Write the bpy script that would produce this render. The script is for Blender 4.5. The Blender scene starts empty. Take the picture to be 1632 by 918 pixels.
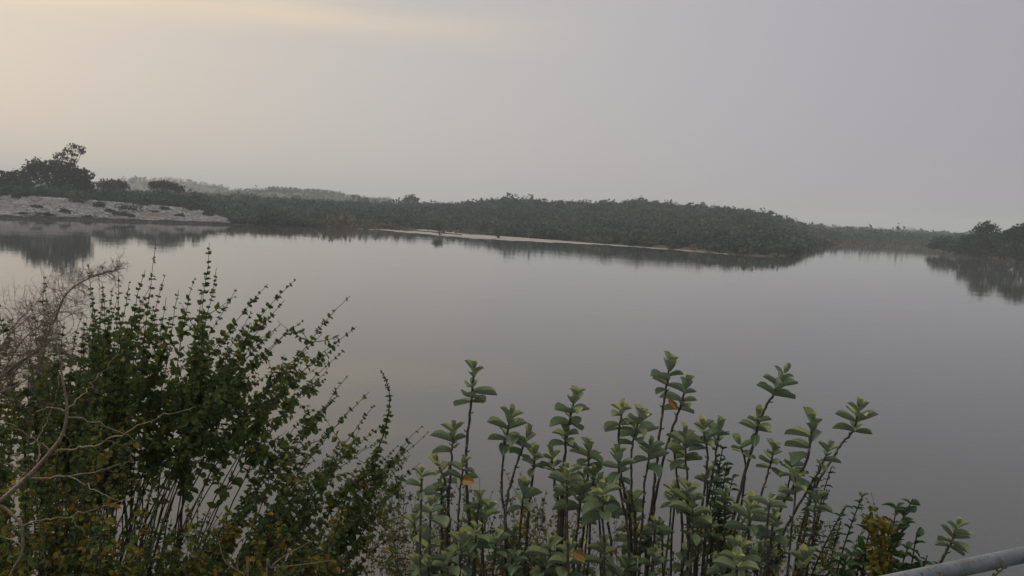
import bpy, math, random
import numpy as np
from mathutils import Matrix, Vector
random.seed(7); RNG = np.random.default_rng(11)
S = bpy.context.scene; COL = S.collection
PI = math.pi; rad = math.radians

# ------------------------------------------------------------------ camera
CAMZ = 8.0; FPX = 1413.0
roll = rad(3.0); pitch = math.atan(125 * math.cos(roll) / FPX)
F = Vector((0, math.cos(pitch), -math.sin(pitch)))
U = Vector((0, math.sin(pitch), math.cos(pitch)))
Wd = Vector((1, 0, 0))
IR = Wd * math.cos(roll) + U * math.sin(roll)
IU = -Wd * math.sin(roll) + U * math.cos(roll)
cam = bpy.data.cameras.new('camera'); co = bpy.data.objects.new('camera', cam); COL.objects.link(co)
m = Matrix((IR, IU, -F)).transposed().to_4x4(); m.translation = Vector((0, 0, CAMZ)); co.matrix_world = m
cam.sensor_width = 36; cam.lens = 36 * FPX / 1632; cam.clip_start = 0.05; cam.clip_end = 12000
S.camera = co

# ------------------------------------------------------------------ sky, sun, exposure
SUN_AZ = rad(-58); SUN_EL = rad(24)            # azimuth from +Y, negative to the left
w = bpy.data.worlds.new('World'); S.world = w; w.use_nodes = True
nt = w.node_tree; nt.nodes.clear()
def N(t, **k):
    n = nt.nodes.new(t)
    for a, b in k.items(): setattr(n, a, b)
    return n
def L(a, b): nt.links.new(a, b)
out = N('ShaderNodeOutputWorld')
sky = N('ShaderNodeTexSky', sky_type='NISHITA', sun_disc=False)
sky.sun_elevation = SUN_EL; sky.sun_rotation = SUN_AZ; sky.dust_density = 4; sky.air_density = 1
bg1 = N('ShaderNodeBackground'); bg1.inputs[1].default_value = 0.05 * 0.2
L(sky.outputs[0], bg1.inputs[0])
tc = N('ShaderNodeTexCoord')
nrm = N('ShaderNodeVectorMath', operation='NORMALIZE'); L(tc.outputs['Generated'], nrm.inputs[0])
dot = N('ShaderNodeVectorMath', operation='DOT_PRODUCT'); L(nrm.outputs[0], dot.inputs[0])
dot.inputs[1].default_value = (math.sin(SUN_AZ) * math.cos(SUN_EL), math.cos(SUN_AZ) * math.cos(SUN_EL), math.sin(SUN_EL))
sep = N('ShaderNodeSeparateXYZ'); L(nrm.outputs[0], sep.inputs[0])
def ramp(pts):
    r = N('ShaderNodeValToRGB'); e = r.color_ramp.elements
    e[0].position = pts[0][0]; e[0].color = (*pts[0][1], 1)
    e[1].position = pts[-1][0]; e[1].color = (*pts[-1][1], 1)
    for p, c in pts[1:-1]:
        x = e.new(p); x.color = (*c, 1)
    return r
# colour of the overcast veil by the angle from the hidden sun (dot -1..1 mapped to 0..1)
mr = N('ShaderNodeMapRange'); mr.inputs[1].default_value = -1; mr.inputs[2].default_value = 1; L(dot.outputs['Value'], mr.inputs[0])
r1 = ramp([(0.0, (.26, .255, .285)), (0.50, (.34, .325, .36)), (0.62, (.395, .376, .405)), (0.75, (.465, .44, .442)),
           (0.84, (.53, .49, .455)), (0.92, (.63, .545, .46)), (1.0, (.70, .57, .45))])
L(mr.outputs[0], r1.inputs[0])
# streaks of thin cloud catching the light
mp = N('ShaderNodeMapping'); mp.inputs['Scale'].default_value = (1.5, 1.5, 17.0); mp.inputs['Rotation'].default_value = (0, rad(5), 0)
L(nrm.outputs[0], mp.inputs[0])
nz = N('ShaderNodeTexNoise'); nz.inputs['Scale'].default_value = 1.3; nz.inputs['Detail'].default_value = 4; nz.inputs['Roughness'].default_value = .45
L(mp.outputs[0], nz.inputs['Vector'])
rs = ramp([(0.46, (0, 0, 0)), (0.62, (1, 1, 1))]); L(nz.outputs[0], rs.inputs[0])
el = N('ShaderNodeMapRange', interpolation_type='SMOOTHSTEP'); el.inputs[1].default_value = .13; el.inputs[2].default_value = .20; L(sep.outputs['Z'], el.inputs[0])
sd = N('ShaderNodeMapRange', interpolation_type='SMOOTHSTEP'); sd.inputs[1].default_value = .45; sd.inputs[2].default_value = .85; L(dot.outputs['Value'], sd.inputs[0])
mu = N('ShaderNodeMath', operation='MULTIPLY'); L(el.outputs[0], mu.inputs[0]); L(sd.outputs[0], mu.inputs[1])
mu2 = N('ShaderNodeMath', operation='MULTIPLY'); L(mu.outputs[0], mu2.inputs[0]); L(rs.outputs[0], mu2.inputs[1])
mu3 = N('ShaderNodeMath', operation='MULTIPLY'); L(mu2.outputs[0], mu3.inputs[0]); mu3.inputs[1].default_value = .62
mx = N('ShaderNodeMix', data_type='RGBA'); L(mu3.outputs[0], mx.inputs[0]); L(r1.outputs[0], mx.inputs[6]); mx.inputs[7].default_value = (.84, .66, .42, 1)
# sky overhead, out of view, brightened to lift haze and foliage
ev = N('ShaderNodeMapRange'); ev.inputs[1].default_value = 0.42; ev.inputs[2].default_value = .95; ev.inputs[3].default_value = 1; ev.inputs[4].default_value = 2.0
L(sep.outputs['Z'], ev.inputs[0])
bg2 = N('ShaderNodeBackground'); L(mx.outputs[2], bg2.inputs[0]); L(ev.outputs[0], bg2.inputs[1])
ad = N('ShaderNodeAddShader'); L(bg1.outputs[0], ad.inputs[0]); L(bg2.outputs[0], ad.inputs[1]); L(ad.outputs[0], out.inputs[0])

sl = bpy.data.lights.new('sun', 'SUN'); sl.energy = 1.3; sl.angle = rad(25); sl.color = (1, .86, .68)
so = bpy.data.objects.new('sun', sl); COL.objects.link(so)
sdir = Vector((math.sin(SUN_AZ) * math.cos(SUN_EL), math.cos(SUN_AZ) * math.cos(SUN_EL), math.sin(SUN_EL)))
so.rotation_euler = sdir.to_track_quat('Z', 'Y').to_euler(); so.location = (-40, 0, 60)
S.view_settings.view_transform = 'Standard'; S.view_settings.look = 'None'; S.view_settings.gamma = 1; S.view_settings.exposure = 0
S.view_settings.use_curve_mapping = False
S.cycles.volume_bounces = 2

# ------------------------------------------------------------------ helpers
def ray(px, py): return (F * FPX + IR * (px - 816) + IU * (459 - py))
def at(px, py, y):                       # the point seen at (px,py) at forward distance y
    d = ray(px, py); t = y / d.y
    return Vector((0, 0, CAMZ)) + d * t
def onz(px, py, z=0.0):
    d = ray(px, py); t = (z - CAMZ) / d.z
    return Vector((0, 0, CAMZ)) + d * t
def yh(px): return 334 + math.tan(roll) * (px - 816)
def az(px): d = ray(px, yh(px)); return math.atan2(d.x, d.y)

def tag(o, label=None, cat=None, group=None, kind=None):
    if label: o['label'] = label
    if cat: o['category'] = cat
    if group: o['group'] = group
    if kind: o['kind'] = kind
    return o
def empty(name, loc, label, cat, group=None):
    o = bpy.data.objects.new(name, None); COL.objects.link(o); o.location = loc; o.empty_display_size = .2
    return tag(o, label, cat, group)
def mesh_np(name, V, Q, mat, parent=None, attrs=None, smooth=False):
    """V (n,3), Q (m,k) faces; world coordinates, re-based on the parent's place"""
    V = np.asarray(V, dtype=np.float32).reshape(-1, 3); Q = np.asarray(Q, dtype=np.int32)
    if parent is not None: V = V - np.array(parent.location, dtype=np.float32)
    me = bpy.data.meshes.new(name); k = Q.shape[1]
    me.vertices.add(len(V)); me.vertices.foreach_set('co', V.ravel())
    me.loops.add(Q.size); me.loops.foreach_set('vertex_index', Q.ravel())
    me.polygons.add(len(Q)); me.polygons.foreach_set('loop_start', np.arange(0, Q.size, k, dtype=np.int32))
    try: me.polygons.foreach_set('loop_total', np.full(len(Q), k, dtype=np.int32))
    except Exception: pass
    if attrs:
        for an, av in attrs.items():
            a = me.attributes.new(an, 'FLOAT', 'POINT'); a.data.foreach_set('value', np.asarray(av, dtype=np.float32).ravel())
    me.update(calc_edges=True); me.validate()
    me.polygons.foreach_set('use_smooth', np.full(len(me.polygons), smooth))
    me.materials.append(mat)
    o = bpy.data.objects.new(name, me); COL.objects.link(o)
    if parent is not None: o.parent = parent
    return o

# ------------------------------------------------------------------ materials
def newmat(name):
    m = bpy.data.materials.new(name); m.use_nodes = True; m.node_tree.nodes.clear()
    return m
class G:
    def __init__(s, m): s.t = m.node_tree
    def n(s, t, **k):
        x = s.t.nodes.new(t)
        for a, b in k.items(): setattr(x, a, b)
        return x
    def l(s, a, b): s.t.links.new(a, b)
    def ramp(s, src, pts, const=False):
        r = s.n('ShaderNodeValToRGB'); e = r.color_ramp.elements
        if const: r.color_ramp.interpolation = 'CONSTANT'
        e[0].position = pts[0][0]; e[0].color = (*pts[0][1], 1); e[1].position = pts[-1][0]; e[1].color = (*pts[-1][1], 1)
        for p, c in pts[1:-1]: e.new(p).color = (*c, 1)
        s.l(src, r.inputs[0]); return r.outputs[0]
    def noise(s, scale, detail=3, vec=None, rough=.5):
        n = s.n('ShaderNodeTexNoise'); n.inputs['Scale'].default_value = scale; n.inputs['Detail'].default_value = detail; n.inputs['Roughness'].default_value = rough
        if vec is None:
            g = s.n('ShaderNodeNewGeometry'); vec = g.outputs['Position']
        s.l(vec, n.inputs['Vector']); return n.outputs[0]

def leaf_mat(name, pts, rib=None, back=None, rough=.5, trans=.25):
    m = newmat(name); g = G(m)
    a = g.n('ShaderNodeAttribute', attribute_name='tint')
    col = g.ramp(a.outputs['Fac'], pts)
    nz = g.noise(60, 2)
    hv = g.n('ShaderNodeHueSaturation'); g.l(col, hv.inputs['Color'])
    mr = g.n('ShaderNodeMapRange'); g.l(nz, mr.inputs[0]); mr.inputs[3].default_value = .7; mr.inputs[4].default_value = 1.3
    g.l(mr.outputs[0], hv.inputs['Value']); col = hv.outputs[0]
    if back:
        ge = g.n('ShaderNodeNewGeometry'); mx = g.n('ShaderNodeMix', data_type='RGBA'); g.l(ge.outputs['Backfacing'], mx.inputs[0])
        g.l(col, mx.inputs[6]); mx.inputs[7].default_value = (*back, 1); col = mx.outputs[2]
    if rib:
        b = g.n('ShaderNodeAttribute', attribute_name='rib')
        rr = g.ramp(b.outputs['Fac'], [(0.02, (1, 1, 1)), (0.16, (0, 0, 0))])
        mx = g.n('ShaderNodeMix', data_type='RGBA'); g.l(rr, mx.inputs[0]); g.l(col, mx.inputs[6]); mx.inputs[7].default_value = (*rib, 1); col = mx.outputs[2]
    p = g.n('ShaderNodeBsdfPrincipled'); g.l(col, p.inputs['Base Color']); p.inputs['Roughness'].default_value = rough
    p.inputs['Specular IOR Level'].default_value = .3
    tr = g.n('ShaderNodeBsdfTranslucent'); g.l(col, tr.inputs[0])
    mix = g.n('ShaderNodeMixShader'); mix.inputs[0].default_value = trans
    g.l(p.outputs[0], mix.inputs[1]); g.l(tr.outputs[0], mix.inputs[2])
    o = g.n('ShaderNodeOutputMaterial'); g.l(mix.outputs[0], o.inputs[0])
    return m
def plain_mat(name, pts, scale=5, rough=.8, detail=4, bump=0, bscale=None, met=0):
    m = newmat(name); g = G(m)
    col = g.ramp(g.noise(scale, detail), pts)
    p = g.n('ShaderNodeBsdfPrincipled'); g.l(col, p.inputs['Base Color']); p.inputs['Roughness'].default_value = rough; p.inputs['Metallic'].default_value = met
    if bump:
        b = g.n('ShaderNodeBump'); b.inputs['Strength'].default_value = bump; b.inputs['Distance'].default_value = .05
        g.l(g.noise(bscale or scale * 4, 4), b.inputs['Height']); g.l(b.outputs[0], p.inputs['Normal'])
    o = g.n('ShaderNodeOutputMaterial'); g.l(p.outputs[0], o.inputs[0])
    return m

M_shrub = leaf_mat('small_leaves', [(0, (.050, .085, .035)), (.4, (.092, .145, .038)), (.68, (.16, .19, .038)), (.80, (.25, .22, .036)), (.92, (.30, .22, .03)), (1, (.33, .16, .025))], rib=(.12, .15, .06), trans=.35)
M_milk = leaf_mat('felted_leaves', [(0, (.095, .15, .085)), (.45, (.17, .235, .12)), (.8, (.34, .38, .14)), (.93, (.42, .43, .14)), (.97, (.34, .18, .035)), (1, (.36, .19, .035))],
                  rib=(.42, .46, .30), back=(.20, .26, .19), rough=.6, trans=.2)
M_broad = leaf_mat('glossy_leaves', [(0, (.035, .075, .025)), (.6, (.055, .11, .03)), (.9, (.09, .13, .03)), (1, (.20, .16, .03))], rib=(.12, .17, .07), rough=.4)
M_petal = leaf_mat('yellow_bracts', [(0, (.08, .09, .02)), (.6, (.16, .14, .022)), (1, (.23, .17, .022))])
M_crown = leaf_mat('distant_foliage', [(0, (.010, .026, .020)), (.35, (.028, .054, .036)), (.65, (.062, .094, .048)), (.88, (.105, .10, .06)), (1, (.15, .115, .08))], rough=.8, trans=.15)
M_thorn = leaf_mat('scrub_foliage', [(0, (.05, .055, .035)), (.5, (.075, .075, .045)), (1, (.11, .09, .06))], rough=.8, trans=.15)
M_bark = plain_mat('bark', [(.3, (.035, .028, .022)), (.7, (.085, .068, .052))], 14, bump=.4)
M_stem = plain_mat('green_brown_stems', [(.35, (.035, .03, .02)), (.65, (.085, .07, .045))], 25)
M_mstem = plain_mat('scarred_stems', [(.38, (.05, .043, .032)), (.58, (.10, .095, .07)), (.72, (.28, .27, .2))], 45, bump=.5)
M_dry = plain_mat('grey_twigs', [(.3, (.14, .115, .09)), (.7, (.29, .245, .19))], 12)
M_dead = plain_mat('bleached_wood', [(.3, (.15, .115, .075)), (.6, (.27, .215, .14)), (.75, (.10, .075, .05))], 22, bump=.4)
M_straw = plain_mat('dry_weed_stems', [(.3, (.08, .07, .045)), (.7, (.17, .15, .10))], 30)

# ------------------------------------------------------------------ terrain model (polar about the viewpoint)
WL = [(-400, 352), (-200, 349), (0, 347.5), (60, 349), (120, 350), (200, 353), (280, 355.5), (362, 358), (385, 358), (450, 360), (547, 363), (605, 364), (686, 366), (760, 373), (858, 381), (968, 389.7),
      (1066, 397), (1160, 405), (1215, 409), (1255, 408), (1285, 398), (1310, 391), (1350, 388.5), (1450, 392), (1500, 397.5), (1540, 405), (1580, 411), (1632, 418), (1800, 430), (2000, 445)]
TH_W, DS = [], []
for px, py in WL:
    p = onz(px, py); TH_W.append(math.atan2(p.x, p.y)); DS.append(math.hypot(p.x, p.y))
SK = [(-400, 300), (0, 308), (150, 307), (250, 309), (350, 312), (420, 315), (500, 319), (600, 324), (700, 324), (760, 323), (805, 317), (850, 319), (900, 323), (960, 324),
      (1010, 320), (1050, 322), (1100, 327), (1160, 332), (1215, 339), (1260, 352), (1300, 365), (1400, 371), (1500, 375), (1632, 378), (2000, 395)]
DPc = [(-400, 380), (0, 380), (370, 450), (800, 480), (1250, 480), (1300, 560), (2000, 560)]
TH_S = [az(p) for p, _ in SK]
TREE_H = 2.6
HP = [max(1.5, 8 + (yh(p) - q) * np.interp(p, *zip(*DPc)) / FPX - TREE_H) for p, q in SK]
TH_D = [az(p) for p, _ in DPc]; DPV = [d for _, d in DPc]
HBc = [(-400, 5.0), (0, 4.9), (100, 4.7), (200, 4.1), (270, 3.7), (320, 3.0), (350, 1.6), (372, .6), (2000, .6)]
WBc = [(-400, 26), (300, 26), (372, 8), (2000, 8)]
TH_B = [az(p) for p, _ in HBc]; HBV = [h for _, h in HBc]; TH_WB = [az(p) for p, _ in WBc]; WBV = [h for _, h in WBc]
def sm(t): t = np.clip(t, 0, 1); return t * t * (3 - 2 * t)
def wob(x, y): return np.sin(x * .031 + 1.3) * np.cos(y * .027 + .4) + .5 * np.sin(x * .083 + y * .061) + .3 * np.sin(x * .17 - y * .21 + 2)
def T(x, y):
    x = np.asarray(x, float); y = np.asarray(y, float)
    th = np.arctan2(x, y); r = np.hypot(x, y)
    ds = np.interp(th, TH_W, DS); dp = np.interp(th, TH_D, DPV); hp = np.interp(th, TH_S, HP)
    hb = np.interp(th, TH_B, HBV); wb = np.interp(th, TH_WB, WBV)
    s = r - ds
    bank = np.clip(s / wb, 0, 1)
    z = hb * bank + (hp - hb) * sm((s - wb) / np.maximum(dp - ds - wb, 20))
    z = z + np.clip((s - wb) / 60, 0, 1) * .5 * wob(x, y) * np.clip(hp / 8, .2, 1)
    past = sm((r - dp) / 250); z = z * (1 - past) + past * np.minimum(z, 3.0)
    # far hills
    def hill(z, pxa, pxb, fa, fb, D, wd, prof):
        q = [az(p) for p, _ in prof]; h = np.interp(th, q, [CAMZ + (yh(p) - v) * D / FPX for p, v in prof])
        h = h * np.exp(-((r - D) / wd) ** 2)
        return np.maximum(z, h)
    z = hill(z, 0, 0, 0, 0, 1180, 150, [(-400, 312), (0, 302), (140, 297), (200, 290), (230, 288), (300, 291), (345, 299), (375, 305), (410, 316), (500, 335)])
    z = hill(z, 0, 0, 0, 0, 1000, 140, [(300, 330), (385, 306), (425, 306), (480, 307), (530, 311), (570, 316), (640, 325), (700, 340)])
    z = hill(z, 0, 0, 0, 0, 1300, 180, [(500, 318), (700, 329), (900, 342), (1250, 361.5), (1290, 361.0), (1350, 365), (1450, 370), (1540, 376), (1700, 385), (2000, 400)])
    z = np.where(s < 0, np.maximum(-3, s * .15), z)
    return z
# near embankment: parallel to the railing
ZR = 7.05
RA = onz(1632, 884, ZR); RB = onz(1430, 927, ZR)
rd = (RA - RB); rd.z = 0; rd.normalize(); rn = Vector((-rd.y, rd.x, 0))
TOPZ = 6.2; SLP = 1 / 1.3
def sdist(x, y): return (np.asarray(x) - RB.x) * rn.x + (np.asarray(y) - RB.y) * rn.y
def Gz(x, y):
    s = sdist(x, y)
    z = np.where(s < .35, TOPZ, TOPZ - (s - .35) * SLP)
    z = np.where(s < -6, TOPZ + (s + 6) * .6, z)
    return z + np.clip(s / 2, 0, 1) * .08 * (np.sin(x * 2.1 + y) + np.sin(y * 3.3 - x * 1.3))

# ground sheet
def build_ground():
    ths = np.unique(np.concatenate([np.linspace(-PI, PI, 160), np.linspace(-.72, .72, 560)]))
    rs = np.unique(np.concatenate([np.linspace(0, 190, 12), np.linspace(190, 620, 170), np.geomspace(620, 3600, 70)]))
    A, R = np.meshgrid(ths, rs, indexing='ij'); X = R * np.sin(A); Y = R * np.cos(A)
    Z = T(X, Y)
    sd_ = sdist(X, Y)
    Z = np.where(sd_ < -12, np.maximum(Z, 2.2), Z)
    Z = np.where((sd_ >= -12) & (sd_ < 12), np.minimum(Z, 2.2), Z)
    n1, n2 = X.shape; idx = np.arange(n1 * n2).reshape(n1, n2)
    Q = np.stack([idx[:-1, :-1], idx[:-1, 1:], idx[1:, 1:], idx[1:, :-1]], -1).reshape(-1, 4)[:, ::-1]
    m = plain_mat('scrubland_soil', [(.3, (.045, .05, .028)), (.5, (.075, .075, .042)), (.7, (.085, .075, .05))], .05, rough=.95)
    o = mesh_np('ground', np.stack([X, Y, Z], -1), Q, m, smooth=True); tag(o, kind='structure')
build_ground()

def build_embankment():
    ts = np.concatenate([np.linspace(-500, -14, 40), np.linspace(-13, 13, 105), np.linspace(14, 500, 40)]); ss = np.concatenate([np.linspace(-14, -.5, 12), np.linspace(-.2, 9.6, 50)])
    A, B = np.meshgrid(ts, ss, indexing='ij')
    X = RB.x + rd.x * A + rn.x * B; Y = RB.y + rd.y * A + rn.y * B; Z = Gz(X, Y)
    n1, n2 = X.shape; idx = np.arange(n1 * n2).reshape(n1, n2)
    Q = np.stack([idx[:-1, :-1], idx[1:, :-1], idx[1:, 1:], idx[:-1, 1:]], -1).reshape(-1, 4)
    m = plain_mat('embankment_soil', [(.3, (.06, .05, .035)), (.5, (.10, .085, .06)), (.7, (.17, .15, .12))], 3, rough=.95, bump=.6)
    o = mesh_np('embankment', np.stack([X, Y, Z], -1), Q, m, smooth=True); tag(o, kind='structure')
build_embankment()

# water
def build_water():
    m = newmat('lake_water'); g = G(m)
    ge = g.n('ShaderNodeNewGeometry')
    p = g.n('ShaderNodeBsdfPrincipled'); p.inputs['Base Color'].default_value = (.070, .078, .075, 1)
    p.inputs['Roughness'].default_value = .02; p.inputs['IOR'].default_value = 1.333
    mp = g.n('ShaderNodeMapping'); mp.inputs['Scale'].default_value = (.8, 1, 1); g.l(ge.outputs['Position'], mp.inputs[0])
    n1 = g.noise(1.6, 2, mp.outputs[0]); n2 = g.noise(.12, 2, mp.outputs[0])
    a = g.n('ShaderNodeMath', operation='MULTIPLY_ADD'); g.l(n2, a.inputs[0]); a.inputs[1].default_value = 3; g.l(n1, a.inputs[2])
    b = g.n('ShaderNodeBump'); b.inputs['Strength'].default_value = 1; b.inputs['Distance'].default_value = .0055; g.l(a.outputs[0], b.inputs['Height'])
    lane = g.ramp(g.noise(.018, 3), [(.40, (.55, .55, .55)), (.60, (1, 1, 1))]); g.l(lane, b.inputs['Strength'])
    g.l(b.outputs[0], p.inputs['Normal'])
    o = g.n('ShaderNodeOutputMaterial'); g.l(p.outputs[0], o.inputs[0])
    pts = []
    k = 40
    V = []; 
    xs = np.linspace(-700, 700, k); ys = np.linspace(-700, 700, k)
    X, Y = np.meshgrid(xs, ys, indexing='ij'); idx = np.arange(k * k).reshape(k, k)
    Q = np.stack([idx[:-1, :-1], idx[1:, :-1], idx[1:, 1:], idx[:-1, 1:]], -1).reshape(-1, 4)
    o = mesh_np('water', np.stack([X, Y, X * 0], -1), Q, m); tag(o, kind='structure')
build_water()

# riprap bank: sheet following the bank, and loose stones
M_stone = newmat('riprap'); g = G(M_stone)
vo = g.n('ShaderNodeTexVoronoi'); vo.inputs['Scale'].default_value = 1.1
ge = g.n('ShaderNodeNewGeometry'); g.l(ge.outputs['Position'], vo.inputs['Vector'])
sp = g.n('ShaderNodeSeparateColor'); g.l(vo.outputs['Color'], sp.inputs[0])
c1 = g.ramp(sp.outputs[0], [(0, (.20, .20, .195)), (.5, (.33, .33, .325)), (1, (.48, .475, .46))])
c2 = g.ramp(g.noise(.09, 4), [(.54, (0, 0, 0)), (.68, (.8, .8, .8))])
mx = g.n('ShaderNodeMix', data_type='RGBA'); g.l(c2, mx.inputs[0]); g.l(c1, mx.inputs[6]); mx.inputs[7].default_value = (.30, .25, .20, 1)
sx = g.n('ShaderNodeSeparateXYZ'); g.l(ge.outputs['Position'], sx.inputs[0])
wv = g.n('ShaderNodeMath', operation='MULTIPLY_ADD'); g.l(g.noise(.25, 3), wv.inputs[0]); wv.inputs[1].default_value = -1.1; g.l(sx.outputs[2], wv.inputs[2])
wet = g.ramp(wv.outputs[0], [(.0, (1, 1, 1)), (.18, (0, 0, 0))])          # water-stained, weedy stones at the tide mark
mw = g.n('ShaderNodeMix', data_type='RGBA'); g.l(wet, mw.inputs[0]); g.l(mx.outputs[2], mw.inputs[6]); mw.inputs[7].default_value = (.05, .05, .04, 1)
p = g.n('ShaderNodeBsdfPrincipled'); g.l(mw.outputs[2], p.inputs['Base Color']); p.inputs['Roughness'].default_value = .9
o = g.n('ShaderNodeOutputMaterial'); g.l(p.outputs[0], o.inputs[0])
def polar_pt(px, s):                      # a point s metres behind the waterline in the direction of column px
    a = az(px); d = np.interp(a, TH_W, DS) + s
    return d * math.sin(a), d * math.cos(a)
def build_bank():
    pxs = np.linspace(-300, 368, 420); ss = np.linspace(-1.5, 27, 60)
    V = np.zeros((len(pxs), len(ss), 3))
    for i, px in enumerate(pxs):
        a = az(px); d = np.interp(a, TH_W, DS); wbk = np.interp(a, TH_WB, WBV)
        r = d + ss * wbk / 27
        V[i, :, 0] = r * math.sin(a); V[i, :, 1] = r * math.cos(a)
    V[..., 2] = T(V[..., 0], V[..., 1]) + .10 + RNG.uniform(-.03, .22, V.shape[:2])
    n1, n2 = V.shape[:2]; idx = np.arange(n1 * n2).reshape(n1, n2)
    Q = np.stack([idx[:-1, :-1], idx[1:, :-1], idx[1:, 1:], idx[:-1, 1:]], -1).reshape(-1, 4)
    o = mesh_np('stone_bank', V, Q, M_stone); tag(o, kind='structure')
    # stones
    n = 11000
    px = RNG.uniform(-150, 366, n); s = RNG.uniform(-.5, 25, n)
    a = np.array([az(q) for q in px]); d = np.interp(a, TH_W, DS) + s * np.interp(a, TH_WB, WBV) / 27
    x = d * np.sin(a); y = d * np.cos(a); z = T(x, y) + .2
    base = np.array([[-1, -1, -.6], [1, -1, -.6], [1, 1, -.6], [-1, 1, -.6], [-.7, -.7, .6], [.7, -.7, .6], [.7, .7, .6], [-.7, .7, .6]])
    fq = np.array([[0, 1, 5, 4], [1, 2, 6, 5], [2, 3, 7, 6], [3, 0, 4, 7], [4, 5, 6, 7]])
    sz = RNG.uniform(.12, .5, n) * RNG.uniform(.6, 1.3, n); rot = RNG.uniform(0, PI, n)
    B = base[None] * (1 + RNG.uniform(-.3, .3, (n, 8, 3))) * sz[:, None, None]
    c, s_ = np.cos(rot)[:, None], np.sin(rot)[:, None]
    X = B[..., 0] * c - B[..., 1] * s_ + x[:, None]; Y = B[..., 0] * s_ + B[..., 1] * c + y[:, None]; Z = B[..., 2] + z[:, None]
    V = np.stack([X, Y, Z], -1).reshape(-1, 3); Q = (fq[None] + (np.arange(n) * 8)[:, None, None]).reshape(-1, 4)
    o = mesh_np('riprap_stones', V, Q, M_stone); tag(o, 'pale grey riprap stones covering the sloping bank at left', 'stones', kind='stuff')
build_bank()

# bright water streak: pale matte sheet, sky reflection put into its colour
def build_water_streak():
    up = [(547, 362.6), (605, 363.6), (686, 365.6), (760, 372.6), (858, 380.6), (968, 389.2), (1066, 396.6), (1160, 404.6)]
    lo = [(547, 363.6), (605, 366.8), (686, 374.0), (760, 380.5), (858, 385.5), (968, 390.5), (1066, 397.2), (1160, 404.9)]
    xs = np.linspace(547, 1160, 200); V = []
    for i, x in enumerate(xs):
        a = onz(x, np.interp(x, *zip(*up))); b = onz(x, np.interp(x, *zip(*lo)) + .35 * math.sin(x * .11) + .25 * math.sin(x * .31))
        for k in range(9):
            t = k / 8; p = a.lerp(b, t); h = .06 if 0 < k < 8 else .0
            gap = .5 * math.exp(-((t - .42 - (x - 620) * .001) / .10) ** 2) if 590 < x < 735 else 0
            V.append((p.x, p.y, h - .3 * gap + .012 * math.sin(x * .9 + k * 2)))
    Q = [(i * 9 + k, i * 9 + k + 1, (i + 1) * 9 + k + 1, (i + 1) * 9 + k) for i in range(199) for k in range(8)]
    m = plain_mat('painted_sky_sheen', [(.3, (.23, .23, .22)), (.7, (.35, .345, .325))], .15, rough=.85)  # pale tone painted in for rippled water mirroring the sky
    o = mesh_np('painted_water_streak', V, Q, m, smooth=True); tag(o, kind='structure')
build_water_streak()

# ------------------------------------------------------------------ foliage helpers
def unit(a): return a / np.maximum(np.linalg.norm(a, axis=-1, keepdims=True), 1e-9)
def crown_quads(C, Rxy, Rz, M, size, tint, shell=.45, flat=None):
    """C (n,3) crown centres; returns verts, faces, tint: M leaf clumps per crown in its volume"""
    n = len(C)
    d = unit(RNG.normal(size=(n, M, 3))); rr = RNG.uniform(0, 1, (n, M, 1)) ** shell
    # lobed outline
    ph = RNG.uniform(0, 6.28, (n, 1, 3)); lob = 1 + .22 * np.sin(3 * np.arctan2(d[..., 1:2], d[..., 0:1]) + ph[..., :1]) * np.cos(4 * d[..., 2:3] + ph[..., 1:2]) + .12 * np.sin(7 * d[..., 0:1] + 5 * d[..., 2:3] + ph[..., 2:3])
    P = d * rr * lob; P = P * np.stack([Rxy, Rxy, Rz], -1)[:, None, :] + C[:, None, :]
    a = unit(RNG.normal(size=(n, M, 3))); b = unit(np.cross(a, unit(RNG.normal(size=(n, M, 3)))))
    sz = (size[:, None] * RNG.uniform(.55, 1.35, (n, M)))[..., None]
    q = np.stack([P - a * sz * .5 - b * sz * .28, P + a * sz * .15 - b * sz * .42, P + a * sz * .55 + b * sz * .25, P - a * sz * .2 + b * sz * .45], 2)
    V = q.reshape(-1, 3); k = n * M; Q = np.arange(k * 4).reshape(-1, 4)
    tt = np.clip(tint[:, None] + RNG.normal(0, .09, (n, M)), 0, 1); tt = np.repeat(tt.reshape(-1), 4)
    return V, Q, tt
def tube(path, radii, sides=5):
    P = np.array([tuple(p) for p in path], float); r = np.asarray(radii, float); n = len(P)
    t = np.gradient(P, axis=0); t = unit(t)
    ref = np.array([.31, .2, .93]); 
    if abs(t[:, :].mean(0) @ ref) > .95: ref = np.array([1, 0, 0])
    u = unit(np.cross(t, ref)); v = np.cross(t, u)
    an = np.linspace(0, 2 * PI, sides, endpoint=False)
    V = P[:, None] + r[:, None, None] * (np.cos(an)[None, :, None] * u[:, None] + np.sin(an)[None, :, None] * v[:, None])
    V = V.reshape(-1, 3); i = np.arange(n - 1)[:, None] * sides; j = np.arange(sides)[None]; j2 = (j + 1) % sides
    Q = np.stack([i + j, i + j2, i + sides + j2, i + sides + j], -1).reshape(-1, 4)
    return V, Q
class Acc:
    def __init__(s): s.V = []; s.Q = []; s.n = 0; s.A = {}
    def add(s, V, Q, **at_):
        s.V.append(V); s.Q.append(np.asarray(Q) + s.n); s.n += len(V)
        for k, v in at_.items(): s.A.setdefault(k, []).append(v)
    def build(s, name, mat, parent=None, smooth=False):
        return mesh_np(name, np.concatenate(s.V), np.concatenate(s.Q), mat, parent, {k: np.concatenate(v) for k, v in s.A.items()} or None, smooth)

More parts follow.
